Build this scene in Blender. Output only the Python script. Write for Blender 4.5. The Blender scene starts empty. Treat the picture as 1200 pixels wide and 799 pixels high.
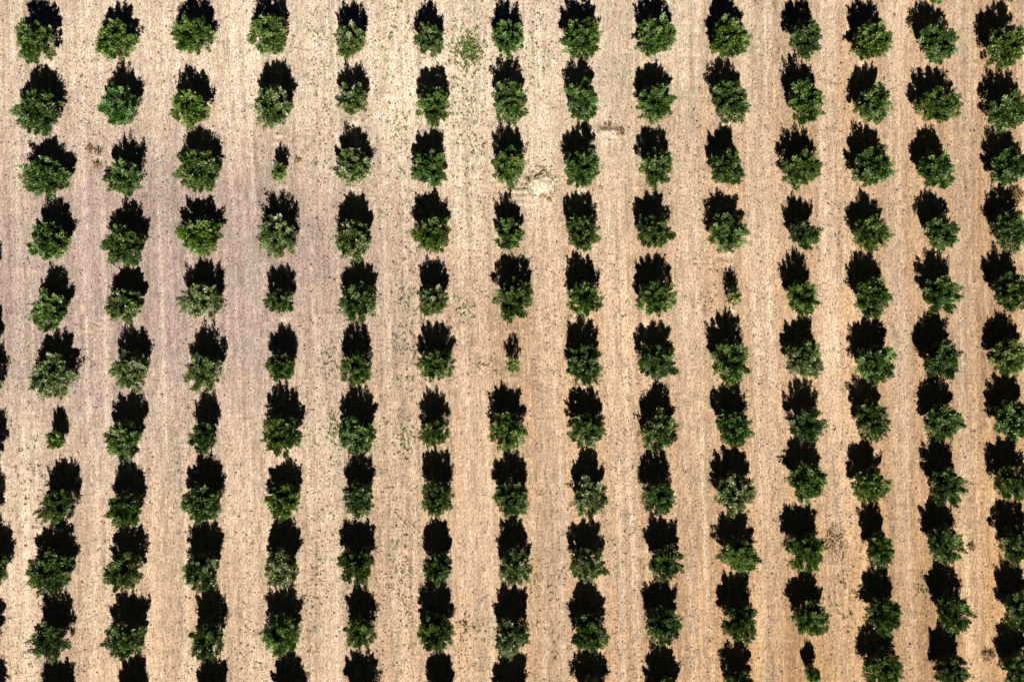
import bpy, math, random
import numpy as np
from mathutils import Vector, Matrix

# ------------------------------------------------------------------ camera, sky, sun, exposure
scene = bpy.context.scene
D = 82.0                      # camera height above the field
M = 0.075                     # metres of ground per photograph pixel
SUN_EL, SUN_AZ = math.radians(40.5), math.radians(4.0)   # azimuth: sun stands towards -Y, a little towards +X
COT = 1.0 / math.tan(SUN_EL)

cam_d = bpy.data.cameras.new('camera')
cam_d.sensor_width = 36.0
cam_d.lens = 36.0 * D / 90.0     # 90 m of field across the frame
cam_d.clip_end = 3000.0
cam = bpy.data.objects.new('camera', cam_d)
cam.location = (0.0, 0.0, D)
scene.collection.objects.link(cam)
scene.camera = cam

sun_dir = Vector((math.sin(SUN_AZ) * math.cos(SUN_EL), -math.cos(SUN_AZ) * math.cos(SUN_EL), math.sin(SUN_EL)))
world = bpy.data.worlds.new('World')
scene.world = world
world.use_nodes = True
wn, wl = world.node_tree.nodes, world.node_tree.links
wn.clear()
sky = wn.new('ShaderNodeTexSky')
sky.sky_type = 'NISHITA'
sky.sun_disc = False
sky.sun_elevation = SUN_EL
sky.sun_rotation = math.pi - SUN_AZ
sky.altitude = 900.0
sky.air_density = 0.035
sky.dust_density = 0.0
sky.ozone_density = 1.0
bg = wn.new('ShaderNodeBackground')
bg.inputs['Strength'].default_value = 0.05
wo = wn.new('ShaderNodeOutputWorld')
wl.new(sky.outputs[0], bg.inputs['Color'])
wl.new(bg.outputs[0], wo.inputs['Surface'])

sun_d = bpy.data.lights.new('sun', 'SUN')
sun_d.energy = 5.0
sun_d.angle = math.radians(0.53)
sun_d.color = (1.0, 0.955, 0.89)
sun = bpy.data.objects.new('sun', sun_d)
sun.rotation_euler = sun_dir.to_track_quat('Z', 'Y').to_euler()
sun.location = (20, -60, 50)
scene.collection.objects.link(sun)

scene.view_settings.view_transform = 'Standard'
scene.view_settings.look = 'None'
scene.view_settings.exposure = 0.65
scene.view_settings.gamma = 1.0
scene.view_settings.use_curve_mapping = False
scene.cycles.max_bounces = 6
scene.cycles.diffuse_bounces = 1
scene.cycles.transparent_max_bounces = 4

C = scene.collection
rng = np.random.default_rng(7)
random.seed(7)


def P(u, v):                  # photograph pixel -> point on the field
    return (u - 600.0) * M, (399.5 - v) * M


# ------------------------------------------------------------------ helpers
def mesh_np(name, verts, faces, mat, smooth=False):
    """verts (n,3), faces (m,k) numpy, all faces with k corners"""
    me = bpy.data.meshes.new(name)
    verts = np.asarray(verts, dtype=np.float32)
    faces = np.asarray(faces, dtype=np.int32)
    m, k = faces.shape
    me.vertices.add(len(verts))
    me.vertices.foreach_set('co', verts.ravel())
    me.loops.add(m * k)
    me.loops.foreach_set('vertex_index', faces.ravel())
    me.polygons.add(m)
    me.polygons.foreach_set('loop_start', np.arange(0, m * k, k, dtype=np.int32))
    me.polygons.foreach_set('loop_total', np.full(m, k, dtype=np.int32))
    if smooth:
        me.polygons.foreach_set('use_smooth', np.ones(m, dtype=bool))
    me.update(calc_edges=True)
    me.materials.append(mat)
    return me


def link(name, me, parent=None, loc=(0, 0, 0), **props):
    o = bpy.data.objects.new(name, me)
    C.objects.link(o)
    o.location = loc
    if parent is not None:
        o.parent = parent
    for k, v in props.items():
        o[k] = v
    return o


def value_noise(n, seed):
    """smooth periodic 2-D value noise sampler on an n x n lattice"""
    g = np.random.default_rng(seed).random((n, n))

    def f(x, y):
        x = np.asarray(x, dtype=np.float64)
        y = np.asarray(y, dtype=np.float64)
        xi, yi = np.floor(x).astype(int), np.floor(y).astype(int)
        fx, fy = x - xi, y - yi
        fx, fy = fx * fx * (3 - 2 * fx), fy * fy * (3 - 2 * fy)
        a, b = g[xi % n, yi % n], g[(xi + 1) % n, yi % n]
        c, d = g[xi % n, (yi + 1) % n], g[(xi + 1) % n, (yi + 1) % n]
        return (a * (1 - fx) + b * fx) * (1 - fy) + (c * (1 - fx) + d * fx) * fy
    return f


def new_mat(name):
    m = bpy.data.materials.new(name)
    m.use_nodes = True
    n, l = m.node_tree.nodes, m.node_tree.links
    return m, n, l, n['Principled BSDF']


# ------------------------------------------------------------------ tree survey: (crown centre x, crown width, crown lower edge, shadow tip), photograph pixels
COLS = {
    0: {4: (-30, 46, 348, 272), 5: (-23, 46, 424, 345), 6: (-21, 48, 472, 394), 7: (-20, 50, 550, 472), 8: (-23, 48, 620, 544),
        9: (-16, 54, 694, 609), 10: (-20, 48, 768, 690), 11: (-21, 48, 840, 760)},
    1: {1: (41, 51, 75, -2), 2: (45, 55, 160, 80), 3: (54, 57, 230, 160), 4: (58, 47, 309, 234), 5: (57, 51, 387, 312),
        6: (60, 57, 466, 387), 7: (65.5, 23, 530, 476), 8: (68, 44, 615, 536), 9: (60, 56, 695, 610), 10: (59, 47, 775, 691), 11: (62, 46, 852, 769)},
    2: {1: (134, 50, 71, 5), 2: (139, 48, 151, 77), 3: (145, 44, 230, 159), 4: (146, 50, 313, 234), 5: (147, 47, 378, 311),
        6: (154, 48, 459, 381), 7: (147, 47, 540, 459), 8: (147, 43, 619, 541), 9: (145, 47, 695, 610), 10: (147, 49, 772, 686), 11: (152, 42, 848, 765)},
    3: {1: (225, 50, 65, -2), 2: (225, 48, 150, 79), 3: (233, 54, 227, 151), 4: (234, 52, 301, 229), 5: (236, 49, 376, 302),
        6: (238, 46, 460, 382), 7: (240, 35, 531, 460), 8: (237, 47, 616, 534), 9: (236, 43, 691, 607), 10: (242, 43, 774, 684), 11: (246, 40, 848, 769)},
    4: {1: (316, 48, 65, -6), 2: (320, 46, 151, 70), 3: (328, 20, 215, 169), 4: (325, 48, 304, 226), 5: (328, 35, 370, 307),
        6: (329, 35, 449, 381), 7: (330.5, 47, 537, 450), 8: (332, 46, 607, 537), 9: (331, 42, 689, 604), 10: (331, 48, 770, 685), 11: (336, 41, 846, 764)},
    5: {1: (411.5, 39, 71, 4), 2: (412.5, 40, 139, 76), 3: (414, 43, 219, 151), 4: (415, 44, 306, 225), 5: (418, 46, 377, 300),
        6: (418, 39, 452, 380), 7: (419, 45, 532, 454), 8: (421, 43, 605, 532), 9: (418, 45, 685, 605), 10: (421, 40, 759, 686), 11: (422, 43, 842, 760)},
    6: {1: (503, 35, 67, 1), 2: (507, 41, 149, 75), 3: (504, 45, 220, 150), 4: (506, 44, 299, 222), 5: (508, 37, 372, 304),
        6: (511, 42, 449, 376), 7: (509, 34, 525, 456), 8: (512, 40, 605, 525), 9: (513, 35, 685, 606), 10: (510, 43, 765, 679), 11: (516, 34, 838, 761)},
    7: {1: (594, 39, 67, 1), 2: (597, 46, 145, 69), 3: (598, 42, 220, 146), 4: (596, 37, 293, 229), 5: (601, 47, 377, 295),
        6: (600.5, 19, 438, 393), 7: (596, 45, 528, 447), 8: (599, 41, 608, 528), 9: (603, 42, 686, 606), 10: (600, 42, 769, 683), 11: (601, 45, 845, 761)},
    8: {1: (681, 47, 72, -3), 2: (682.5, 42, 142, 67), 3: (682, 42, 221, 145), 4: (682, 42, 295, 224), 5: (686, 41, 371, 296),
        6: (686, 45, 451, 372), 7: (688, 44, 524, 451), 8: (690, 45, 605, 525), 9: (690, 43, 684, 604), 10: (691, 44, 765, 679), 11: (694, 45, 842, 759)},
    9: {1: (769, 47, 69, -4), 2: (767.5, 45, 143, 74), 3: (768, 41, 220, 146), 4: (768, 42, 295, 221), 5: (769, 45, 373, 296),
        6: (771, 46, 448, 373), 7: (772, 46, 528, 447), 8: (773, 42, 603, 528), 9: (778, 42, 680, 603), 10: (779, 45, 757, 676), 11: (780, 42, 838, 756)},
    10: {1: (855, 46, 70, -5), 2: (854, 49, 145, 71), 3: (853, 42, 220, 147), 4: (854, 48, 295, 221), 5: (860, 19, 359, 314),
         6: (857, 48, 451, 366), 7: (859, 45, 524, 449), 8: (861, 47, 602, 522), 9: (865, 48, 674, 598), 10: (868, 45, 754, 666), 11: (869, 44, 830, 747)},
    11: {1: (942, 41, 70, -3), 2: (943, 46, 146, 69), 3: (939, 46, 221, 150), 4: (943, 36, 294, 225), 5: (941, 39, 372, 294),
         6: (944, 48, 444, 370), 7: (947, 43, 520, 444), 8: (947, 48, 589, 510), 9: (944, 47, 670, 586), 10: (950, 45, 745, 667), 11: (952, 19, 803, 750)},
    12: {1: (1021, 46, 75, 1), 2: (1021, 46, 145, 75), 3: (1022, 48, 222, 149), 4: (1019, 47, 294, 225), 5: (1023, 46, 372, 296),
         6: (1025, 47, 447, 369), 7: (1021, 48, 515, 440), 8: (1021, 46, 589, 515), 9: (1030, 38, 664, 587), 10: (1037, 45, 744, 663), 11: (1036, 51, 808, 727)},
    13: {0: (1096, 44, 6, -68), 1: (1097, 49, 77, 3), 2: (1099, 53, 149, 77), 3: (1099, 46, 221, 150), 4: (1101, 44, 295, 224), 5: (1103, 48, 366, 295),
         6: (1102, 48, 446, 367), 7: (1106, 45, 516, 440), 8: (1109, 46, 591, 512), 9: (1106, 48, 659, 582), 10: (1115, 47, 741, 656), 11: (1116, 43, 808, 729)},
    14: {0: (1176, 44, 5, -70), 1: (1178, 51, 82, 4), 2: (1182, 51, 156, 81), 3: (1183, 49, 220, 152), 4: (1185, 50, 294, 219), 5: (1182, 48, 367, 292),
         6: (1184, 48, 440, 369), 7: (1187, 48, 516, 437), 8: (1189, 48, 589, 507), 9: (1191, 48, 660, 582), 10: (1195, 46, 738, 653), 11: (1195, 46, 810, 727)},
}
PALE = {(5, 1), (5, 2), (4, 2), (5, 4), (4, 4), (3, 5), (2, 6), (3, 6), (8, 8), (8, 9), (10, 8), (11, 6), (7, 9), (7, 10), (5, 3), (2, 5), (4, 9), (1, 6), (6, 5)}
SAPLINGS = {(1, 7), (4, 3), (7, 6), (10, 5), (11, 11)}
HC, HZ = 0.53, 0.47         # crown centre and half height as shares of the tree height


def solve(cx, w, bot, top, sapling):
    xp, _ = P(cx, 0)
    ybot, ytop = P(0, bot)[1], P(0, top)[1]
    lo, hi = (0.9, 1.95) if sapling else (2.0, 3.7)

    def place(H, f):
        k = (D - HC * H) / D
        r = 0.5 * w * M * k                    # seen aslant, the crown's height adds to its outline
        hz = HZ * H
        r = math.sqrt(max(r * r - (hz * xp / D) ** 2, (0.8 * r) ** 2))
        y = ybot * k + math.hypot(r * f, hz * ybot / D)
        tip = y + HC * H * COT + math.sqrt((r * f) ** 2 + (HZ * H * COT) ** 2)
        return xp * k, y, r, tip

    def bisect(fn, a, b):
        for _ in range(40):
            m_ = 0.5 * (a + b)
            if fn(m_) > ytop:
                b = m_
            else:
                a = m_
        return m_
    H = bisect(lambda q: place(q, 1.0)[3], lo, hi)
    if not sapling:
        H = 0.45 * H + 0.55 * 2.72
    f = bisect(lambda q: place(H, q)[3], 0.78, 1.14)
    x, y, r, tip = place(H, f)
    return x, y + 0.5 * (ytop - tip), r, H, f


TREES = []
for c in COLS:
    for r_ in COLS[c]:
        d = COLS[c][r_]
        TREES.append(((c, r_),) + solve(*d, (c, r_) in SAPLINGS))

# ------------------------------------------------------------------ the field
nA, nB, nC, nD = value_noise(64, 1), value_noise(128, 2), value_noise(256, 3), value_noise(64, 4)


def row_coord(x, y):          # across-row coordinate that follows the slight bend of the tillage lines
    return x + 0.016 * y + 0.35 * np.sin(y * 0.055 + x * 0.03)


BUMPS = [  # low banks and raked spots of pale dry soil: u, v, half width, half length, height, paleness
    (713, 155, 13, 4, 0.30, 0.7), (712, 163, 14, 8, 0.03, 0.7), (632, 218, 22, 18, 0.03, 0.6), (622, 232, 24, 8, 0.02, 0.5), (57, 70, 8, 7, 0.12, 0.8), (112, 74, 6, 4, 0.10, 0.5), (414, 144, 8, 5, 0.12, 0.7),
    (326, 159, 9, 2, 0.10, 0.6), (327, 166, 8, 1.6, 0.10, 0.7), (850, 297, 10, 1.8, 0.09, 0.7), (849, 308, 11, 1.6, 0.08, 0.6),
    (604, 387, 7, 1.8, 0.09, 0.6), (603, 443, 8, 1.8, 0.09, 0.7), (857, 363, 6, 2.5, 0.12, 0.8), (768, 73, 6, 3, 0.10, 0.7),
    (506, 69, 6, 4, 0.12, 0.8), (850, 144, 7, 2.4, 0.08, 0.5), (333, 373, 6, 5, 0.10, 0.6), (415, 220, 9, 2.4, 0.08, 0.5),
    (332, 217, 6, 3, 0.10, 0.6), (96, 357, 4, 6, 0.08, 0.7), (685, 222, 8, 2.5, 0.06, 0.4), (147, 379, 8, 2, 0.06, 0.4),
    (612, 224, 16, 1.8, 0.17, 0.7), (616, 231, 18, 1.6, 0.16, 0.7), (614, 238, 13, 1.5, 0.12, 0.6), (975, 662, 12, 1.6, 0.06, 0.5),
    (243, 377, 6, 2, 0.06, 0.5), (82, 224, 4, 4, 0.05, 0.5), (1142, 75, 5, 3, 0.05, 0.4),
]


def bump_field(x, y):
    z = np.zeros_like(x, dtype=np.float64)
    p = np.zeros_like(x, dtype=np.float64)
    for u, v, a, b, h, s in BUMPS:
        bx, by = P(u, v)
        q = ((x - bx) / (a * M)) ** 2 + ((y - by) / (max(b, 2.3) * M)) ** 2
        m = np.exp(-np.clip(q, 0, 30) ** 1.3)
        rough = 0.75 + 0.5 * nC(x * 4 + 3, y * 4)
        z += h * m * rough
        p = np.maximum(p, s * m)
    return z, p


def ground_z(x, y):
    x = np.asarray(x, dtype=np.float64)
    y = np.asarray(y, dtype=np.float64)
    t = row_coord(x, y)
    fade = np.clip((60 - np.maximum(np.abs(x), np.abs(y))) / 8, 0, 1)
    fur = np.cos(t * 2 * np.pi / 0.62 + 2.5 * nA(t * 0.25, y * 0.08))
    z = 0.016 * fur * (0.35 + 0.9 * nB(t * 0.5 + 9, y * 0.16))
    z = z + 0.055 * (nC(t * 4.2, y * 0.9) - 0.5) + 0.05 * (nC(t * 1.6 + 50, y * 1.7 + 9) - 0.5) + 0.045 * (nC(x * 5.5 + 30, y * 3.5) - 0.5)
    return z * fade + bump_field(x, y)[0]


def axis(half, step, far):
    a = np.arange(-half, half + step * 0.5, step)
    out, s, p = [], step, half
    while p < far:
        s *= 1.6
        p += s
        out.append(p)
    out = np.array(out)
    return np.concatenate([-out[::-1], a, out])


gx, gy = axis(47.0, 0.085, 900.0), axis(32.0, 0.16, 900.0)
GX, GY = np.meshgrid(gx, gy)
GZ = ground_z(GX, GY)
nx, ny = len(gx), len(gy)
idx = np.arange(nx * ny).reshape(ny, nx)
faces = np.stack([idx[:-1, :-1], idx[:-1, 1:], idx[1:, 1:], idx[1:, :-1]], -1).reshape(-1, 4)

# soil colour: pale dry crust, mauve-grey crust, warm tan earth, all with shapes of their own
t = row_coord(GX, GY)
pale = np.array([0.585, 0.478, 0.385])
mauve = np.array([0.335, 0.264, 0.248])
tan = np.array([0.445, 0.305, 0.182])
rust = np.array([0.420, 0.240, 0.105])
xs, ys = GX / 45.0, GY / 30.0
big = nA(GX * 0.06 + 5, GY * 0.05 + 2)
mid = nB(GX * 0.22, GY * 0.10)
w_tan = np.clip(0.45 + 0.42 * xs - 0.40 * ys + 0.5 * (big - 0.5) + 0.3 * (mid - 0.5), 0, 1)
w_mauve = np.clip(np.exp(-(((GX + 28) / 18) ** 2 + ((GY - 6) / 13) ** 2)) * 1.4 + 0.5 * np.exp(-(((GX + 42) / 14) ** 2 + ((GY - 2) / 20) ** 2))
                  + 0.35 * (mid - 0.5) + 0.25 * (big - 0.55), 0, 1)
# per-alley working strips: distance to the nearest tree line
line_x = np.array([np.mean([q[1] + 0.016 * q[2] for q in TREES if q[0][0] == c]) for c in range(15)])
dist = np.min(np.abs(t[..., None] - line_x), -1) if t.size < 2_000_000 else None
alley = np.clip((dist - 1.3) / 1.4, 0, 1)
near_line = np.argmin(np.abs(t[..., None] - line_x), -1)
track = np.exp(-((dist - 2.5) / 0.26) ** 4) * np.clip(nA(near_line * 7.3 + 0.4, GY * 0.05) * 1.3 - 0.15 + 0.6 * (nB(t * 1.5, GY * 0.3) - 0.5), 0, 1)
streak = nC(t * 2.3, GY * 0.07) - 0.5
fine = nC(t * 6.0 + 40, GY * 0.35) - 0.5
dash = nC(t * 9.5 + 11, GY * 1.5) - 0.5
col = pale * (1 - w_tan)[..., None] + tan * w_tan[..., None]
col = col * (1 - 0.85 * w_mauve)[..., None] + mauve * (0.85 * w_mauve)[..., None]
w_rust = np.clip((1 - alley) * (0.15 + 0.65 * np.clip(0.35 + 0.7 * xs - 0.15 * ys, 0, 1)) * (0.3 + 1.2 * nB(t * 0.8, GY * 0.25 + 31)), 0, 0.75)
col = col * (1 - 0.55 * w_rust)[..., None] + rust * (0.55 * w_rust)[..., None]
w_bl = np.clip(1.1 * np.exp(-(((GX + 6) / 24) ** 2 + ((GY - 27) / 11) ** 2)) + 0.5 * (mid - 0.5), 0, 1) * (0.7 + 0.6 * nC(t * 1.1, GY * 0.2))
col = col * (1 - 0.55 * np.clip(w_bl, 0, 1))[..., None] + np.array([0.70, 0.60, 0.485]) * (0.55 * np.clip(w_bl, 0, 1))[..., None]
_, pb = bump_field(GX, GY)
lift = np.clip(0.65 * track + 0.9 * pb, 0, 1)[..., None]
col = col * (1 - 0.6 * lift) + np.array([0.66, 0.56, 0.44]) * 0.6 * lift
col = col * (1 + 0.28 * streak + 0.30 * fine + 0.46 * dash)[..., None]
col = col * (0.83 + 0.28 * nB(t * 0.30 + 70, GY * 0.045 + 12) * (0.5 + nA(GX * 0.1 + 33, GY * 0.09)))[..., None]
col = np.clip(col * np.array([1.035, 0.985, 0.93]), 0.02, 0.85)

m_soil, n, l, bsdf = new_mat('dry_soil')
att = n.new('ShaderNodeVertexColor'); att.layer_name = 'soil'
tc = n.new('ShaderNodeTexCoord')
mp = n.new('ShaderNodeMapping'); mp.inputs['Scale'].default_value = (9.0, 4.2, 6.0)
l.new(tc.outputs['Object'], mp.inputs['Vector'])
no = n.new('ShaderNodeTexNoise'); no.inputs['Scale'].default_value = 1.0; no.inputs['Detail'].default_value = 4.0; no.inputs['Roughness'].default_value = 0.72
l.new(mp.outputs[0], no.inputs['Vector'])
ra = n.new('ShaderNodeMapRange'); ra.inputs['From Min'].default_value = 0.32; ra.inputs['From Max'].default_value = 0.68
ra.inputs['To Min'].default_value = 0.40; ra.inputs['To Max'].default_value = 1.46
l.new(no.outputs['Fac'], ra.inputs['Value'])
mx = n.new('ShaderNodeVectorMath'); mx.operation = 'SCALE'
l.new(att.outputs['Color'], mx.inputs[0]); l.new(ra.outputs[0], mx.inputs['Scale'])
l.new(mx.outputs[0], bsdf.inputs['Base Color'])
bsdf.inputs['Roughness'].default_value = 0.95
bsdf.inputs['Specular IOR Level'].default_value = 0.1
bu = n.new('ShaderNodeBump'); bu.inputs['Strength'].default_value = 0.8; bu.inputs['Distance'].default_value = 0.06
l.new(no.outputs['Fac'], bu.inputs['Height']); l.new(bu.outputs[0], bsdf.inputs['Normal'])

me = mesh_np('ground', np.stack([GX, GY, GZ], -1).reshape(-1, 3), faces, m_soil, smooth=True)
ca = me.color_attributes.new('soil', 'FLOAT_COLOR', 'POINT')
ca.data.foreach_set('color', np.concatenate([col.reshape(-1, 3), np.ones((nx * ny, 1))], 1).astype(np.float32).ravel())
link('ground', me, kind='structure', label='pale dry tilled soil of the orchard with fine furrow lines')

# ------------------------------------------------------------------ clods lying all over the tilled soil
m_clod, n, l, bsdf = new_mat('soil_clod')
geo = n.new('ShaderNodeNewGeometry')
cr = n.new('ShaderNodeValToRGB')
cr.color_ramp.elements[0].color = (0.13, 0.095, 0.072, 1)
cr.color_ramp.elements[1].color = (0.46, 0.37, 0.29, 1)
l.new(geo.outputs['Random Per Island'], cr.inputs['Fac'])
l.new(cr.outputs[0], bsdf.inputs['Base Color'])
bsdf.inputs['Roughness'].default_value = 0.95
bsdf.inputs['Specular IOR Level'].default_value = 0.1

octv = np.array([[1, 0, 0], [0, 1, 0], [-1, 0, 0], [0, -1, 0], [0, 0, 1], [0, 0, -0.5]], float)
octf = np.array([[0, 1, 4], [1, 2, 4], [2, 3, 4], [3, 0, 4], [1, 0, 5], [2, 1, 5], [3, 2, 5], [0, 3, 5]])


def clods(px, py, rad, squash=0.85):
    k = len(px)
    v = octv[None] * (0.75 + 0.5 * rng.random((k, 6, 1)))
    v = v + 0.25 * (rng.random((k, 6, 3)) - 0.5)
    v = v * rad[:, None, None] * np.stack([0.75 + 0.5 * rng.random(k), 0.9 + 0.7 * rng.random(k), np.full(k, squash)], -1)[:, None, :]
    a = rng.random(k) * 0.9 - 0.45
    ca_, sa = np.cos(a)[:, None], np.sin(a)[:, None]
    vx, vy = v[..., 0] * ca_ - v[..., 1] * sa, v[..., 0] * sa + v[..., 1] * ca_
    v = np.stack([vx + px[:, None], vy + py[:, None], v[..., 2] + (ground_z(px, py) + 0.1 * rad)[:, None]], -1)
    f = octf[None] + (np.arange(k) * 6)[:, None, None]
    return v.reshape(-1, 3), f.reshape(-1, 3)


k = 105000
px, py = rng.uniform(-46.5, 46.5, k), rng.uniform(-31.5, 31.5, k)
dens = -0.05 + 1.5 * nB(px * 0.3 + 3, py * 0.14) * (0.5 + 0.9 * nA(px * 0.12, py * 0.1 + 20)) + 0.35 * (nC(row_coord(px, py) * 1.4, py * 0.1) - 0.3)
dens += 0.35 * np.exp(-((px + 4) / 12) ** 2) * (py > 5)
keep = rng.random(k) < np.clip(dens, 0.12, 1.0) * np.clip(0.95 - px / 110, 0.5, 1)
px, py = px[keep], py[keep]
rad = np.clip(0.037 * np.exp(0.48 * rng.standard_normal(len(px))), 0.02, 0.10)
v, f = clods(px, py, rad)
link('soil_clods', mesh_np('soil_clods', v, f, m_clod), kind='stuff', label='small dry clods scattered all over the tilled soil', category='clods')

# ------------------------------------------------------------------ foliage
m_leaf, n, l, bsdf = new_mat('tree_leaf')
oi = n.new('ShaderNodeObjectInfo')
geo = n.new('ShaderNodeAttribute'); geo.attribute_name = 'tone'
cr = n.new('ShaderNodeValToRGB')
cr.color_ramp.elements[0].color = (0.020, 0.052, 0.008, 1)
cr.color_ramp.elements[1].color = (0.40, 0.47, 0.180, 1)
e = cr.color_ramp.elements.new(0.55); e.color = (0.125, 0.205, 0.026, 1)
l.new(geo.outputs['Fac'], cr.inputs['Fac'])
mul = n.new('ShaderNodeMix'); mul.data_type = 'RGBA'; mul.blend_type = 'MULTIPLY'; mul.inputs['Factor'].default_value = 1.0
l.new(cr.outputs[0], mul.inputs[6]); l.new(oi.outputs['Color'], mul.inputs[7])
l.new(mul.outputs[2], bsdf.inputs['Base Color'])
bsdf.inputs['Roughness'].default_value = 0.40
bsdf.inputs['Specular IOR Level'].default_value = 0.4
tr = n.new('ShaderNodeBsdfTranslucent')
l.new(mul.outputs[2], tr.inputs['Color'])
mixs = n.new('ShaderNodeMixShader'); mixs.inputs[0].default_value = 0.14
out = n['Material Output']
l.new(bsdf.outputs[0], mixs.inputs[1]); l.new(tr.outputs[0], mixs.inputs[2]); l.new(mixs.outputs[0], out.inputs['Surface'])

m_bark, n, l, bsdf = new_mat('bark')
tc = n.new('ShaderNodeTexCoord')
no = n.new('ShaderNodeTexNoise'); no.inputs['Scale'].default_value = 14.0; no.inputs['Detail'].default_value = 5.0
l.new(tc.outputs['Object'], no.inputs['Vector'])
cr = n.new('ShaderNodeValToRGB')
cr.color_ramp.elements[0].color = (0.06, 0.048, 0.038, 1); cr.color_ramp.elements[1].color = (0.22, 0.18, 0.14, 1)
l.new(no.outputs['Fac'], cr.inputs['Fac']); l.new(cr.outputs[0], bsdf.inputs['Base Color'])
bsdf.inputs['Roughness'].default_value = 0.9


def unit(a):
    return a / np.maximum(np.linalg.norm(a, axis=-1, keepdims=True), 1e-6)


def leaf_mesh(base, direc, size, r, mat, name, wid=0.40, nrm=None):
    """one folded diamond leaf per row"""
    k = len(base)
    side = unit(np.cross(direc, unit(r.standard_normal((k, 3))) if nrm is None else nrm))
    up = np.cross(side, direc)
    s = size[:, None]
    mid_ = base + direc * s * 0.5
    v = np.stack([base, mid_ + side * s * wid * 0.5 + up * s * 0.07, base + direc * s, mid_ - side * s * wid * 0.5 + up * s * 0.07], 1)
    f = np.array([[0, 1, 2], [0, 2, 3]])[None] + (np.arange(k) * 4)[:, None, None]
    return mesh_np(name, v.reshape(-1, 3), f.reshape(-1, 3), mat)


R0, Z0 = 1.68, 1.26            # nominal crown radius and half height


def crown_mesh(seed, clumps, leaves, hollow, lump, leaf=0.175, spiky=0.5, core=0.34, name='crown'):
    """leaf clumps set on an uneven dome round a dense inner mass of leaves"""
    r = np.random.default_rng(seed)
    nl = r.integers(6, 10)
    lobe = unit(r.standard_normal((nl, 3)) * [1, 1, 0.55] + [0, 0, 0.25])
    # evenly spread, jittered directions
    gi = np.arange(clumps) + 0.5
    cz = 1 - 1.72 * gi / clumps
    ph = gi * 2.399963 + r.random() * 6.28
    d = np.stack([np.sqrt(1 - cz * cz) * np.cos(ph), np.sqrt(1 - cz * cz) * np.sin(ph), cz], -1)
    d = unit(d + 0.20 * r.standard_normal((clumps, 3)))
    near = np.max(d @ lobe.T, axis=1)
    R = np.clip(0.84 + lump * (near - 0.82) * 1.3 + 0.16 * r.standard_normal(clumps), 0.45, 1.12)
    cen = d * R[:, None]
    if hollow > 0:                                         # open, vase-shaped centre
        hd = np.hypot(cen[:, 0], cen[:, 1])
        cen[:, 2] -= 0.75 * np.clip(1 - hd / hollow, 0, 1)
    cen = cen * [R0, R0, Z0]
    cr_ = 0.17 + 0.17 * r.random(clumps)
    axis_ = unit(d * [0.9, 0.9, 0.9] + [0, 0, 0.75] + 0.25 * r.standard_normal((clumps, 3)))
    elong = 1.3 + 0.8 * r.random(clumps) + 1.3 * spiky * (r.random(clumps) > 0.72)
    ci = np.repeat(np.arange(clumps), leaves)
    k = len(ci)
    q = unit(r.standard_normal((k, 3)))
    rad_ = r.random(k) ** 0.45
    along = np.sum(q * axis_[ci], -1)
    off = q * (rad_ * cr_[ci])[:, None] + axis_[ci] * (along * rad_ * cr_[ci] * (elong[ci] - 1))[:, None]
    # taper the outer end of each clump to a tip
    tip = np.clip(along, 0, 1) * rad_
    perp = off - axis_[ci] * np.sum(off * axis_[ci], -1)[:, None]
    off = off - perp * (0.55 * tip)[:, None]
    base = cen[ci] + off
    nrm = unit(q * [1.0, 1.0, 0.55] + axis_[ci] * 0.12 + 0.42 * r.standard_normal((k, 3)))
    direc = unit(axis_[ci] * 0.9 + q * 0.5 + 0.5 * r.standard_normal((k, 3)))
    size = leaf * (0.65 + 0.7 * r.random(k))
    # inner mass
    kc = int(k * core)
    qc = unit(r.standard_normal((kc, 3)))
    qc[:, 2] = np.where(qc[:, 2] < -0.7, -qc[:, 2], qc[:, 2])
    nearc = np.max(qc @ lobe.T, axis=1)
    rc = r.random(kc) ** 0.4 * (0.60 + 0.35 * (nearc - 0.8))
    bc = qc * rc[:, None]
    if hollow > 0:
        hd = np.hypot(bc[:, 0], bc[:, 1])
        bc[:, 2] -= 0.75 * np.clip(1 - hd / hollow, 0, 1)
    base = np.concatenate([base, bc * [R0, R0, Z0]])
    nrm = np.concatenate([nrm, unit(qc + 0.6 * r.standard_normal((kc, 3)))])
    direc = np.concatenate([direc, unit(r.standard_normal((kc, 3)))])
    size = np.concatenate([size, leaf * 1.25 * (0.7 + 0.6 * r.random(kc))])
    # bring the uneven outline back to the nominal size
    tips = base + direc * (size * 0.8)[:, None]
    ang = np.arange(8) * math.pi / 8
    ext = np.mean([np.ptp(np.percentile(tips[:, 0] * math.cos(a) + tips[:, 1] * math.sin(a), (0.06, 99.94))) for a in ang]) * 0.5
    base[:, :2] *= R0 / ext
    base[:, 2] *= Z0 / np.percentile(tips[:, 2], 99.6)
    lo_ = -Z0 * 1.02
    low = base[:, 2] < lo_
    base[low, 2] = lo_ + 0.12 * r.random(low.sum())
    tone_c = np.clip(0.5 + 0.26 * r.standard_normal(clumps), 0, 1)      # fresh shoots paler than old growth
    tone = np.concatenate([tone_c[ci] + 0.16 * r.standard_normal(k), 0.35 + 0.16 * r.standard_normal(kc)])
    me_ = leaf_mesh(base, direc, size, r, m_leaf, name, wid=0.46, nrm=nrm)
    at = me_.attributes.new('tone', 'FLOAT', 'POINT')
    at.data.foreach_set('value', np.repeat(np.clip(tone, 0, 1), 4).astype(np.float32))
    return me_


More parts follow.
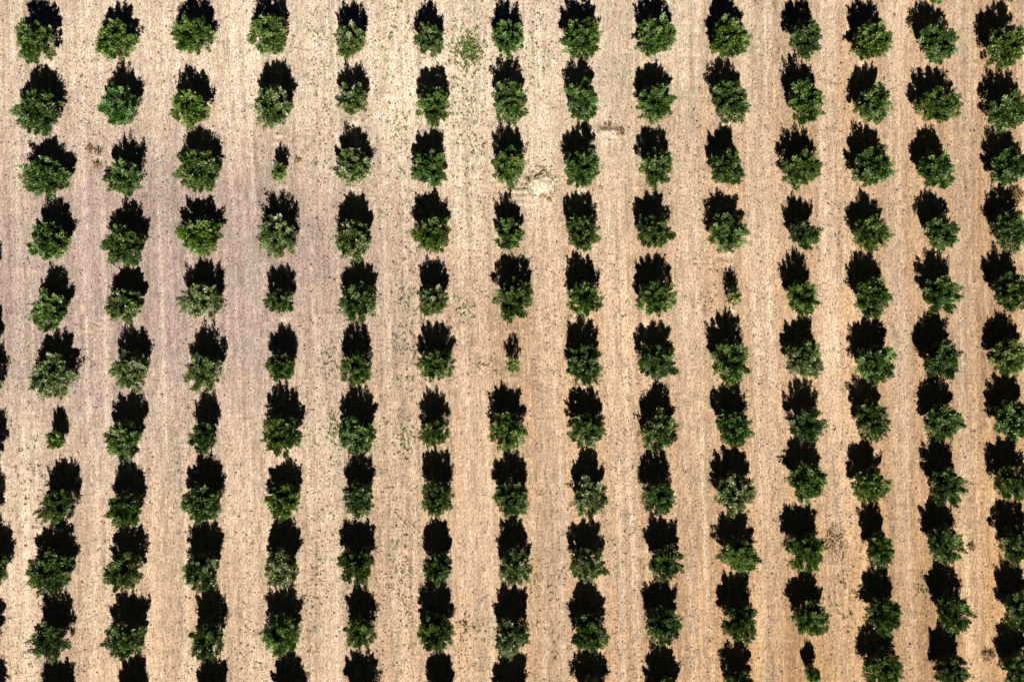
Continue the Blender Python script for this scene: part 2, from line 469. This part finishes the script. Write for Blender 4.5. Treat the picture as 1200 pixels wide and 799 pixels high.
def tube(points, radii, sides=6):
    V, F = [], []
    pts = [Vector(p) for p in points]
    for i, p in enumerate(pts):
        tdir = (pts[min(i + 1, len(pts) - 1)] - pts[max(i - 1, 0)]).normalized()
        q = tdir.to_track_quat('Z', 'Y')
        for s in range(sides):
            a = 2 * math.pi * s / sides
            V.append(p + q @ Vector((math.cos(a) * radii[i], math.sin(a) * radii[i], 0)))
    for i in range(len(pts) - 1):
        for s in range(sides):
            a, b = i * sides + s, i * sides + (s + 1) % sides
            F.append((a, b, b + sides, a + sides))
    return V, F


def tubes_mesh(name, specs, mat, sides=6):
    V, F = [], []
    for pts, rad in specs:
        v_, f_ = tube(pts, rad, sides)
        o = len(V)
        V += [tuple(q) for q in v_]
        F += [tuple(i + o for i in q) for q in f_]
    return mesh_np(name, V, F, mat, smooth=True)


def trunk_mesh(seed, h, rad, limbs, spread, name='trunk'):
    r = random.Random(seed)
    specs = [([(0, 0, -0.06), (0.02, 0.01, h * 0.12), (r.uniform(-.05, .05), r.uniform(-.05, .05), h * 0.33)], [rad * 1.35, rad, rad * 0.85])]
    fork = specs[0][0][-1]
    for i in range(limbs):
        a = 2 * math.pi * (i + r.uniform(-.3, .3)) / limbs
        q = spread * r.uniform(.55, .9)
        tip = (math.cos(a) * q, math.sin(a) * q, h * r.uniform(.62, .86))
        m_ = tuple(fork[j] * 0.5 + tip[j] * 0.5 + (r.uniform(-.08, .08) if j < 2 else -0.03 * h) for j in range(3))
        specs.append(([fork, m_, tip], [rad * .62, rad * .38, rad * .12]))
        for _ in range(2):
            b = a + r.uniform(-.9, .9)
            t2 = (m_[0] + math.cos(b) * spread * .4, m_[1] + math.sin(b) * spread * .4, m_[2] + h * r.uniform(.1, .25))
            specs.append(([m_, t2], [rad * .3, rad * .08]))
    return tubes_mesh(name, specs, m_bark)


H0 = 2.77
crowns = []
for i in range(20):
    r = random.Random(100 + i)
    crowns.append(crown_mesh(200 + i, r.randrange(72, 108), 120, r.choice([0, 0, 0.3, 0.42, 0.25]), r.uniform(0.35, 0.75), leaf=r.uniform(0.165, 0.19), spiky=r.uniform(0.3, 0.9)))
trunks = [trunk_mesh(i, H0, 0.13, 5 + i % 2, 1.25) for i in range(4)]
sap_crowns = [crown_mesh(900 + i, s, lv, 0, 0.8, leaf=0.34, spiky=1.0, core=cr0) for i, (s, lv, cr0) in enumerate([(60, 40, 0.3), (52, 34, 0.25), (44, 24, 0.1), (46, 26, 0.15), (60, 40, 0.3)])]
sap_trunk = trunk_mesh(77, H0, 0.085, 3, 0.7)

# ------------------------------------------------------------------ orchard trees, each one by itself
NUM = ['', 'one', 'two', 'three', 'four', 'five', 'six', 'seven', 'eight']
MARKS = [((7, 3), 'pale straw heap'), ((1, 7), 'round dark sapling'), ((4, 3), 'forked sapling'), ((7, 6), 'thin see-through sapling'),
         ((10, 5), 'tufted pale sapling'), ((11, 11), 'oval-shadowed sapling'), ((11, 9), 'dry fallen branches'), ((14, 4), 'brown brush heap')]
SAP_LABEL = {(1, 7): 'small round dark-green sapling with a long narrow shadow, in an outer row gap',
             (4, 3): 'small upright green sapling with a forked shadow, in a gap between two leafy trees',
             (7, 6): 'thin see-through green sapling in the same tree row as the pale straw heap',
             (10, 5): 'tiny tufted pale-green sapling with a speckled oval shadow, one row from the dry soil bank',
             (11, 11): 'small sapling with a smooth oval shadow, two places south of the dry fallen branches'}


def tree_label(key, w):
    look = 'broad' if w >= 50 else ('slender' if w <= 38 else 'round')
    tone = 'silvery-green' if key in PALE else 'green'
    best = None
    for (mc, mr), nm in MARKS:
        dc, dr = key[0] - mc, key[1] - mr
        cost = abs(dc) * 1.2 + abs(dr) + (0.4 if nm.endswith('branches') else 0)
        if best is None or cost < best[0]:
            best = (cost, dc, dr, nm)
    _, dc, dr, nm = best
    ew = '' if dc == 0 else '%s row%s %s' % (NUM[abs(dc)], 's' if abs(dc) > 1 else '', 'east' if dc > 0 else 'west')
    ns = '' if dr == 0 else '%s place%s %s' % (NUM[abs(dr)], 's' if abs(dr) > 1 else '', 'south' if dr > 0 else 'north')
    where = ', '.join(q for q in (ew, ns) if q)
    if not where:
        return '%s leafy %s orchard tree standing right beside the %s' % (look, tone, nm)
    return '%s %s orchard tree %s of the %s' % (look, tone, where, nm)


si = 0
for i, (key, x, y, rad, H, fy) in enumerate(TREES):
    rr = random.Random(5000 + i)
    sap = key in SAPLINGS
    name = 'sapling' if sap else 'orchard_tree'
    z = float(ground_z(x, y))
    root = link(name, None, loc=(x, y, z), category='sapling' if sap else 'tree',
                group='young saplings planted in the gaps' if sap else 'orchard trees planted in rows',
                label=SAP_LABEL[key] if sap else tree_label(key, COLS[key[0]][key[1]][1]))
    root.empty_display_size = 0.3
    hs, ws = H / H0, rad / R0
    tr_o = link('trunk', sap_trunk if sap else trunks[rr.randrange(4)], root)
    tr_o.rotation_euler.z = rr.uniform(0, 6.283)
    tr_o.scale = (ws * 0.5 + 0.5, ws * 0.5 + 0.5, hs) if not sap else (max(ws, 0.35), max(ws, 0.35), hs)
    cw = link('crown', sap_crowns[si % 5] if sap else crowns[rr.randrange(len(crowns))], root, loc=(0, 0, HC * H))
    turn = rr.randrange(4)
    cw.rotation_euler.z = turn * math.pi / 2 + rr.uniform(-0.25, 0.25)
    sx, sy = ws * 1.0, ws * 1.0 * fy
    if turn % 2:
        sx, sy = sy, sx
    cw.scale = (sx, sy, HZ * H / Z0 * (1.2 if sap else 1.0))
    b = rr.uniform(0.74, 1.18)
    tint = [b * rr.uniform(0.80, 0.98), b, b * rr.uniform(0.8, 1.3)]
    if key in PALE:
        tint = [1.6, 1.4, 2.4]
    if sap:
        tint = [1.6, 1.7, 1.5]
        si += 1
    cw.color = (*tint, 1)

# ------------------------------------------------------------------ straw heap with its crumbled lumps
m_straw, n, l, bsdf = new_mat('pale_straw')
geo = n.new('ShaderNodeNewGeometry')
cr = n.new('ShaderNodeValToRGB')
cr.color_ramp.elements[0].color = (0.36, 0.25, 0.11, 1); cr.color_ramp.elements[1].color = (0.74, 0.64, 0.48, 1)
l.new(geo.outputs['Random Per Island'], cr.inputs['Fac']); l.new(cr.outputs[0], bsdf.inputs['Base Color'])
bsdf.inputs['Roughness'].default_value = 0.85
m_dry, n, l, bsdf = new_mat('dry_brown_stalk')
geo = n.new('ShaderNodeNewGeometry')
cr = n.new('ShaderNodeValToRGB')
cr.color_ramp.elements[0].color = (0.12, 0.065, 0.022, 1); cr.color_ramp.elements[1].color = (0.42, 0.27, 0.11, 1)
l.new(geo.outputs['Random Per Island'], cr.inputs['Fac']); l.new(cr.outputs[0], bsdf.inputs['Base Color'])
bsdf.inputs['Roughness'].default_value = 0.9
m_earth, n, l, bsdf = new_mat('heap_earth')
tc = n.new('ShaderNodeTexCoord')
no = n.new('ShaderNodeTexNoise'); no.inputs['Scale'].default_value = 7.0; no.inputs['Detail'].default_value = 5.0
l.new(tc.outputs['Object'], no.inputs['Vector'])
cr = n.new('ShaderNodeValToRGB')
cr.color_ramp.elements[0].position = 0.35; cr.color_ramp.elements[1].position = 0.62
cr.color_ramp.elements[0].color = (0.46, 0.33, 0.18, 1); cr.color_ramp.elements[1].color = (0.74, 0.65, 0.52, 1)
l.new(no.outputs['Fac'], cr.inputs['Fac']); l.new(cr.outputs[0], bsdf.inputs['Base Color'])
bsdf.inputs['Roughness'].default_value = 0.95


def mound_mesh(name, rx, ry, h, seed, mat, n_=28):
    nf = value_noise(32, seed)
    a = np.linspace(-1.15, 1.15, n_)
    A, B = np.meshgrid(a, a)
    q = np.hypot(A, B)
    edge = 0.75 + 0.5 * nf(np.arctan2(B, A) * 1.6 + 10, q * 0 + 3)
    z_ = h * np.clip(1 - (q / edge) ** 2, -0.15, 1) + 0.35 * h * (nf(A * 4 + 8, B * 4 + 8) - 0.5) + 0.2 * h * (nf(A * 9, B * 9) - 0.5)
    z_ = np.where(q > edge, np.minimum(z_, -0.05), z_)
    ii = np.arange(n_ * n_).reshape(n_, n_)
    f_ = np.stack([ii[:-1, :-1], ii[:-1, 1:], ii[1:, 1:], ii[1:, :-1]], -1).reshape(-1, 4)
    return mesh_np(name, np.stack([A * rx, B * ry, z_], -1).reshape(-1, 3), f_, mat)


def blades(name, k, fx, fy, hgt, length, seed, mat, wid=0.16, lift=0.5):
    """k stalks strewn over an oval"""
    r = np.random.default_rng(seed)
    a, q = r.random(k) * 6.283, np.sqrt(r.random(k))
    base = np.stack([np.cos(a) * q * fx, np.sin(a) * q * fy, hgt * np.clip(1 - q * q, 0, 1) * r.random(k) + 0.01], -1)
    direc = unit(np.stack([r.standard_normal(k), r.standard_normal(k), np.abs(r.standard_normal(k)) * lift], -1))
    return leaf_mesh(base, direc, length * (0.6 + 0.8 * r.random(k)), r, mat, name, wid=wid)


hx, hy = P(633, 216)
heap = link('straw_heap', None, loc=(hx, hy, float(ground_z(hx, hy))), category='heap', label='pale heap of straw and dry earth beside a tree, casting a short dark shadow')
link('earth_mound', mound_mesh('earth_mound', 1.05, 1.1, 0.42, 5, m_earth), heap)
link('straw', blades('straw', 420, 1.75, 1.6, 0.42, 0.28, 6, m_straw), heap, kind='stuff')
for j, (du, dv, s) in enumerate([(635, 229, 0.36), (643, 234, 0.24), (619, 213, 0.36), (624, 204, 0.22), (638, 204, 0.28), (647, 213, 0.20)]):
    qx, qy = P(du, dv)
    link('lump', mound_mesh('lump', s * 0.8, s, s * 0.6, 40 + j, m_dry if j in (0, 1, 2) else m_earth, n_=12), heap, loc=(qx - hx, qy - hy, 0.0))


def dry_clump(u, v, w, h_, label, seed, k=60, name='dry_weed_clump', cat='dry weeds', mat=None):
    x_, y_ = P(u, v)
    link(name, blades(name, k, w, w * 0.8, h_, 0.30, seed, mat or m_dry, wid=0.2, lift=0.9), loc=(x_, y_, float(ground_z(x_, y_))), category=cat, label=label)


dry_clump(106, 174, 0.26, 0.25, 'small two-lobed brown dry weed clump in the alley, north-western of three', 61)
dry_clump(116, 178, 0.30, 0.28, 'yellowish-brown dry weed clump, middle one of three in the alley', 62)
dry_clump(115, 194, 0.30, 0.26, 'brown dry weed clump touching a leafy tree, southern of three in the alley', 63)
dry_clump(727, 156, 0.30, 0.30, 'brown dry weed clump at the end of the pale soil bank', 64)
dry_clump(349, 189, 0.16, 0.2, 'thin brown dry stalk clump beside the forked sapling', 65, k=40)
dry_clump(1138, 641, 0.24, 0.2, 'small brown dry tuft in the alley east of a leafy tree', 66, k=60)
dry_clump(1157, 768, 0.55, 0.3, 'loose brown dry weeds beside the southern end of the outer row', 67, k=120)
dry_clump(1190, 228, 0.62, 0.4, 'brown brush heap lying between two trees of the eastern row', 68, k=260, name='brush_heap', cat='heap')

# brown blades added as a dark strip in place of the pale bank's shadow
bx, by = P(713, 150)
link('bank_shade_blades', blades('bank_shade_blades', 60, 0.9, 0.24, 0.30, 0.26, 71, m_dry, wid=0.2, lift=0.9), loc=(bx, by, float(ground_z(bx, by))),
     category='dry weeds', label='strip of dark brown blades standing in for the shadow of the pale soil bank')

# fallen dry branches
bx, by = P(978, 630)
r = random.Random(8)
fb = link('fallen_branches', None, loc=(bx, by, float(ground_z(bx, by))), category='branches', label='scatter of dry brown fallen branches on the tan soil beside a leafy tree')
for (u, v, a, ln_) in [(968, 635, 0.5, 1.1), (974, 637, 1.1, 0.9), (981, 630, 0.7, 1.2), (985, 641, 1.5, 0.8), (988, 652, 1.3, 0.9), (976, 626, 2.2, 0.7), (969, 625, 1.7, 0.6)]:
    qx, qy = P(u, v)
    qx, qy = qx - bx, qy - by
    dx, dy = math.cos(a) * ln_ / 2, math.sin(a) * ln_ / 2
    specs = [([(qx - dx, qy - dy, 0.03), (qx + r.uniform(-.08, .08), qy + r.uniform(-.08, .08), 0.16), (qx + dx, qy + dy, 0.10)], [0.045, 0.034, 0.012])]
    for s in range(4):
        b = a + r.choice((-1, 1)) * r.uniform(.5, 1.1)
        sx, sy = qx + dx * r.uniform(-.5, .7), qy + dy * r.uniform(-.5, .7)
        specs.append(([(sx, sy, 0.12), (sx + math.cos(b) * .35, sy + math.sin(b) * .35, 0.22 + r.uniform(-.1, .1))], [0.022, 0.008]))
    link('branch', tubes_mesh('branch', specs, m_dry, sides=5), fb)
link('dry_leaves', blades('dry_leaves', 230, 1.1, 1.5, 0.16, 0.20, 9, m_dry, wid=0.45), fb, loc=(0, -0.3, 0), kind='stuff')

# ------------------------------------------------------------------ weeds
m_weed, n, l, bsdf = new_mat('weed_leaf')
geo = n.new('ShaderNodeNewGeometry')
cr = n.new('ShaderNodeValToRGB')
cr.color_ramp.elements[0].color = (0.050, 0.098, 0.012, 1); cr.color_ramp.elements[1].color = (0.20, 0.28, 0.050, 1)
l.new(geo.outputs['Random Per Island'], cr.inputs['Fac']); l.new(cr.outputs[0], bsdf.inputs['Base Color'])
bsdf.inputs['Roughness'].default_value = 0.6


def weed_mesh(name, tx, ty, size, per, seed):
    r = np.random.default_rng(seed)
    k = len(tx)
    ti = np.repeat(np.arange(k), per)
    q = len(ti)
    base = np.stack([tx[ti], ty[ti], ground_z(tx, ty)[ti]], -1) + r.standard_normal((q, 3)) * [0.05, 0.05, 0.01] * (size[ti] / 0.2)[:, None]
    direc = unit(np.stack([r.standard_normal(q), r.standard_normal(q), np.abs(r.standard_normal(q)) * 0.8 + 0.25], -1))
    return leaf_mesh(base, direc, size[ti] * (0.6 + 0.7 * r.random(q)), r, m_weed, name, wid=0.38)


r = np.random.default_rng(12)
k = 230
u, v = 549 + r.standard_normal(k) * 10, 58 + r.standard_normal(k) * 11
tx, ty = P(u, v)
link('weed_patch', weed_mesh('weed_patch', tx, ty, 0.12 + 0.11 * r.random(k), 8, 1), kind='stuff', category='weeds', label='patch of low green weeds on bare soil between two tree rows')
ZONES = [(462, 40, 20, 50, 60), (470, 150, 14, 60, 70), (545, 120, 14, 60, 120), (560, 180, 16, 60, 60), (545, 365, 10, 16, 45), (475, 360, 14, 50, 90),
         (480, 420, 14, 40, 60), (475, 510, 14, 20, 70), (565, 430, 12, 10, 30), (390, 420, 10, 20, 40), (392, 500, 5, 20, 40), (630, 60, 12, 50, 40),
         (825, 350, 7, 9, 14), (470, 660, 12, 60, 50), (550, 735, 12, 14, 40), (365, 690, 14, 60, 50), (30, 560, 18, 60, 60), (380, 150, 14, 60, 40),
         (1080, 690, 8, 18, 30), (990, 700, 20, 40, 40), (640, 720, 16, 40, 30), (880, 640, 8, 60, 30), (960, 300, 8, 12, 8), (370, 40, 12, 40, 30)]
U, V_ = [], []
for (cu, cv, su, sv, k) in ZONES:
    U.append(cu + r.standard_normal(k) * su * 0.7)
    V_.append(cv + r.standard_normal(k) * sv * 0.7)
tx, ty = P(np.concatenate(U), np.concatenate(V_))
link('scattered_weeds', weed_mesh('scattered_weeds', tx, ty, 0.10 + 0.11 * r.random(len(tx)), 7, 2), kind='stuff', category='weeds', label='sparse small weeds dotted along the tilled alleys')
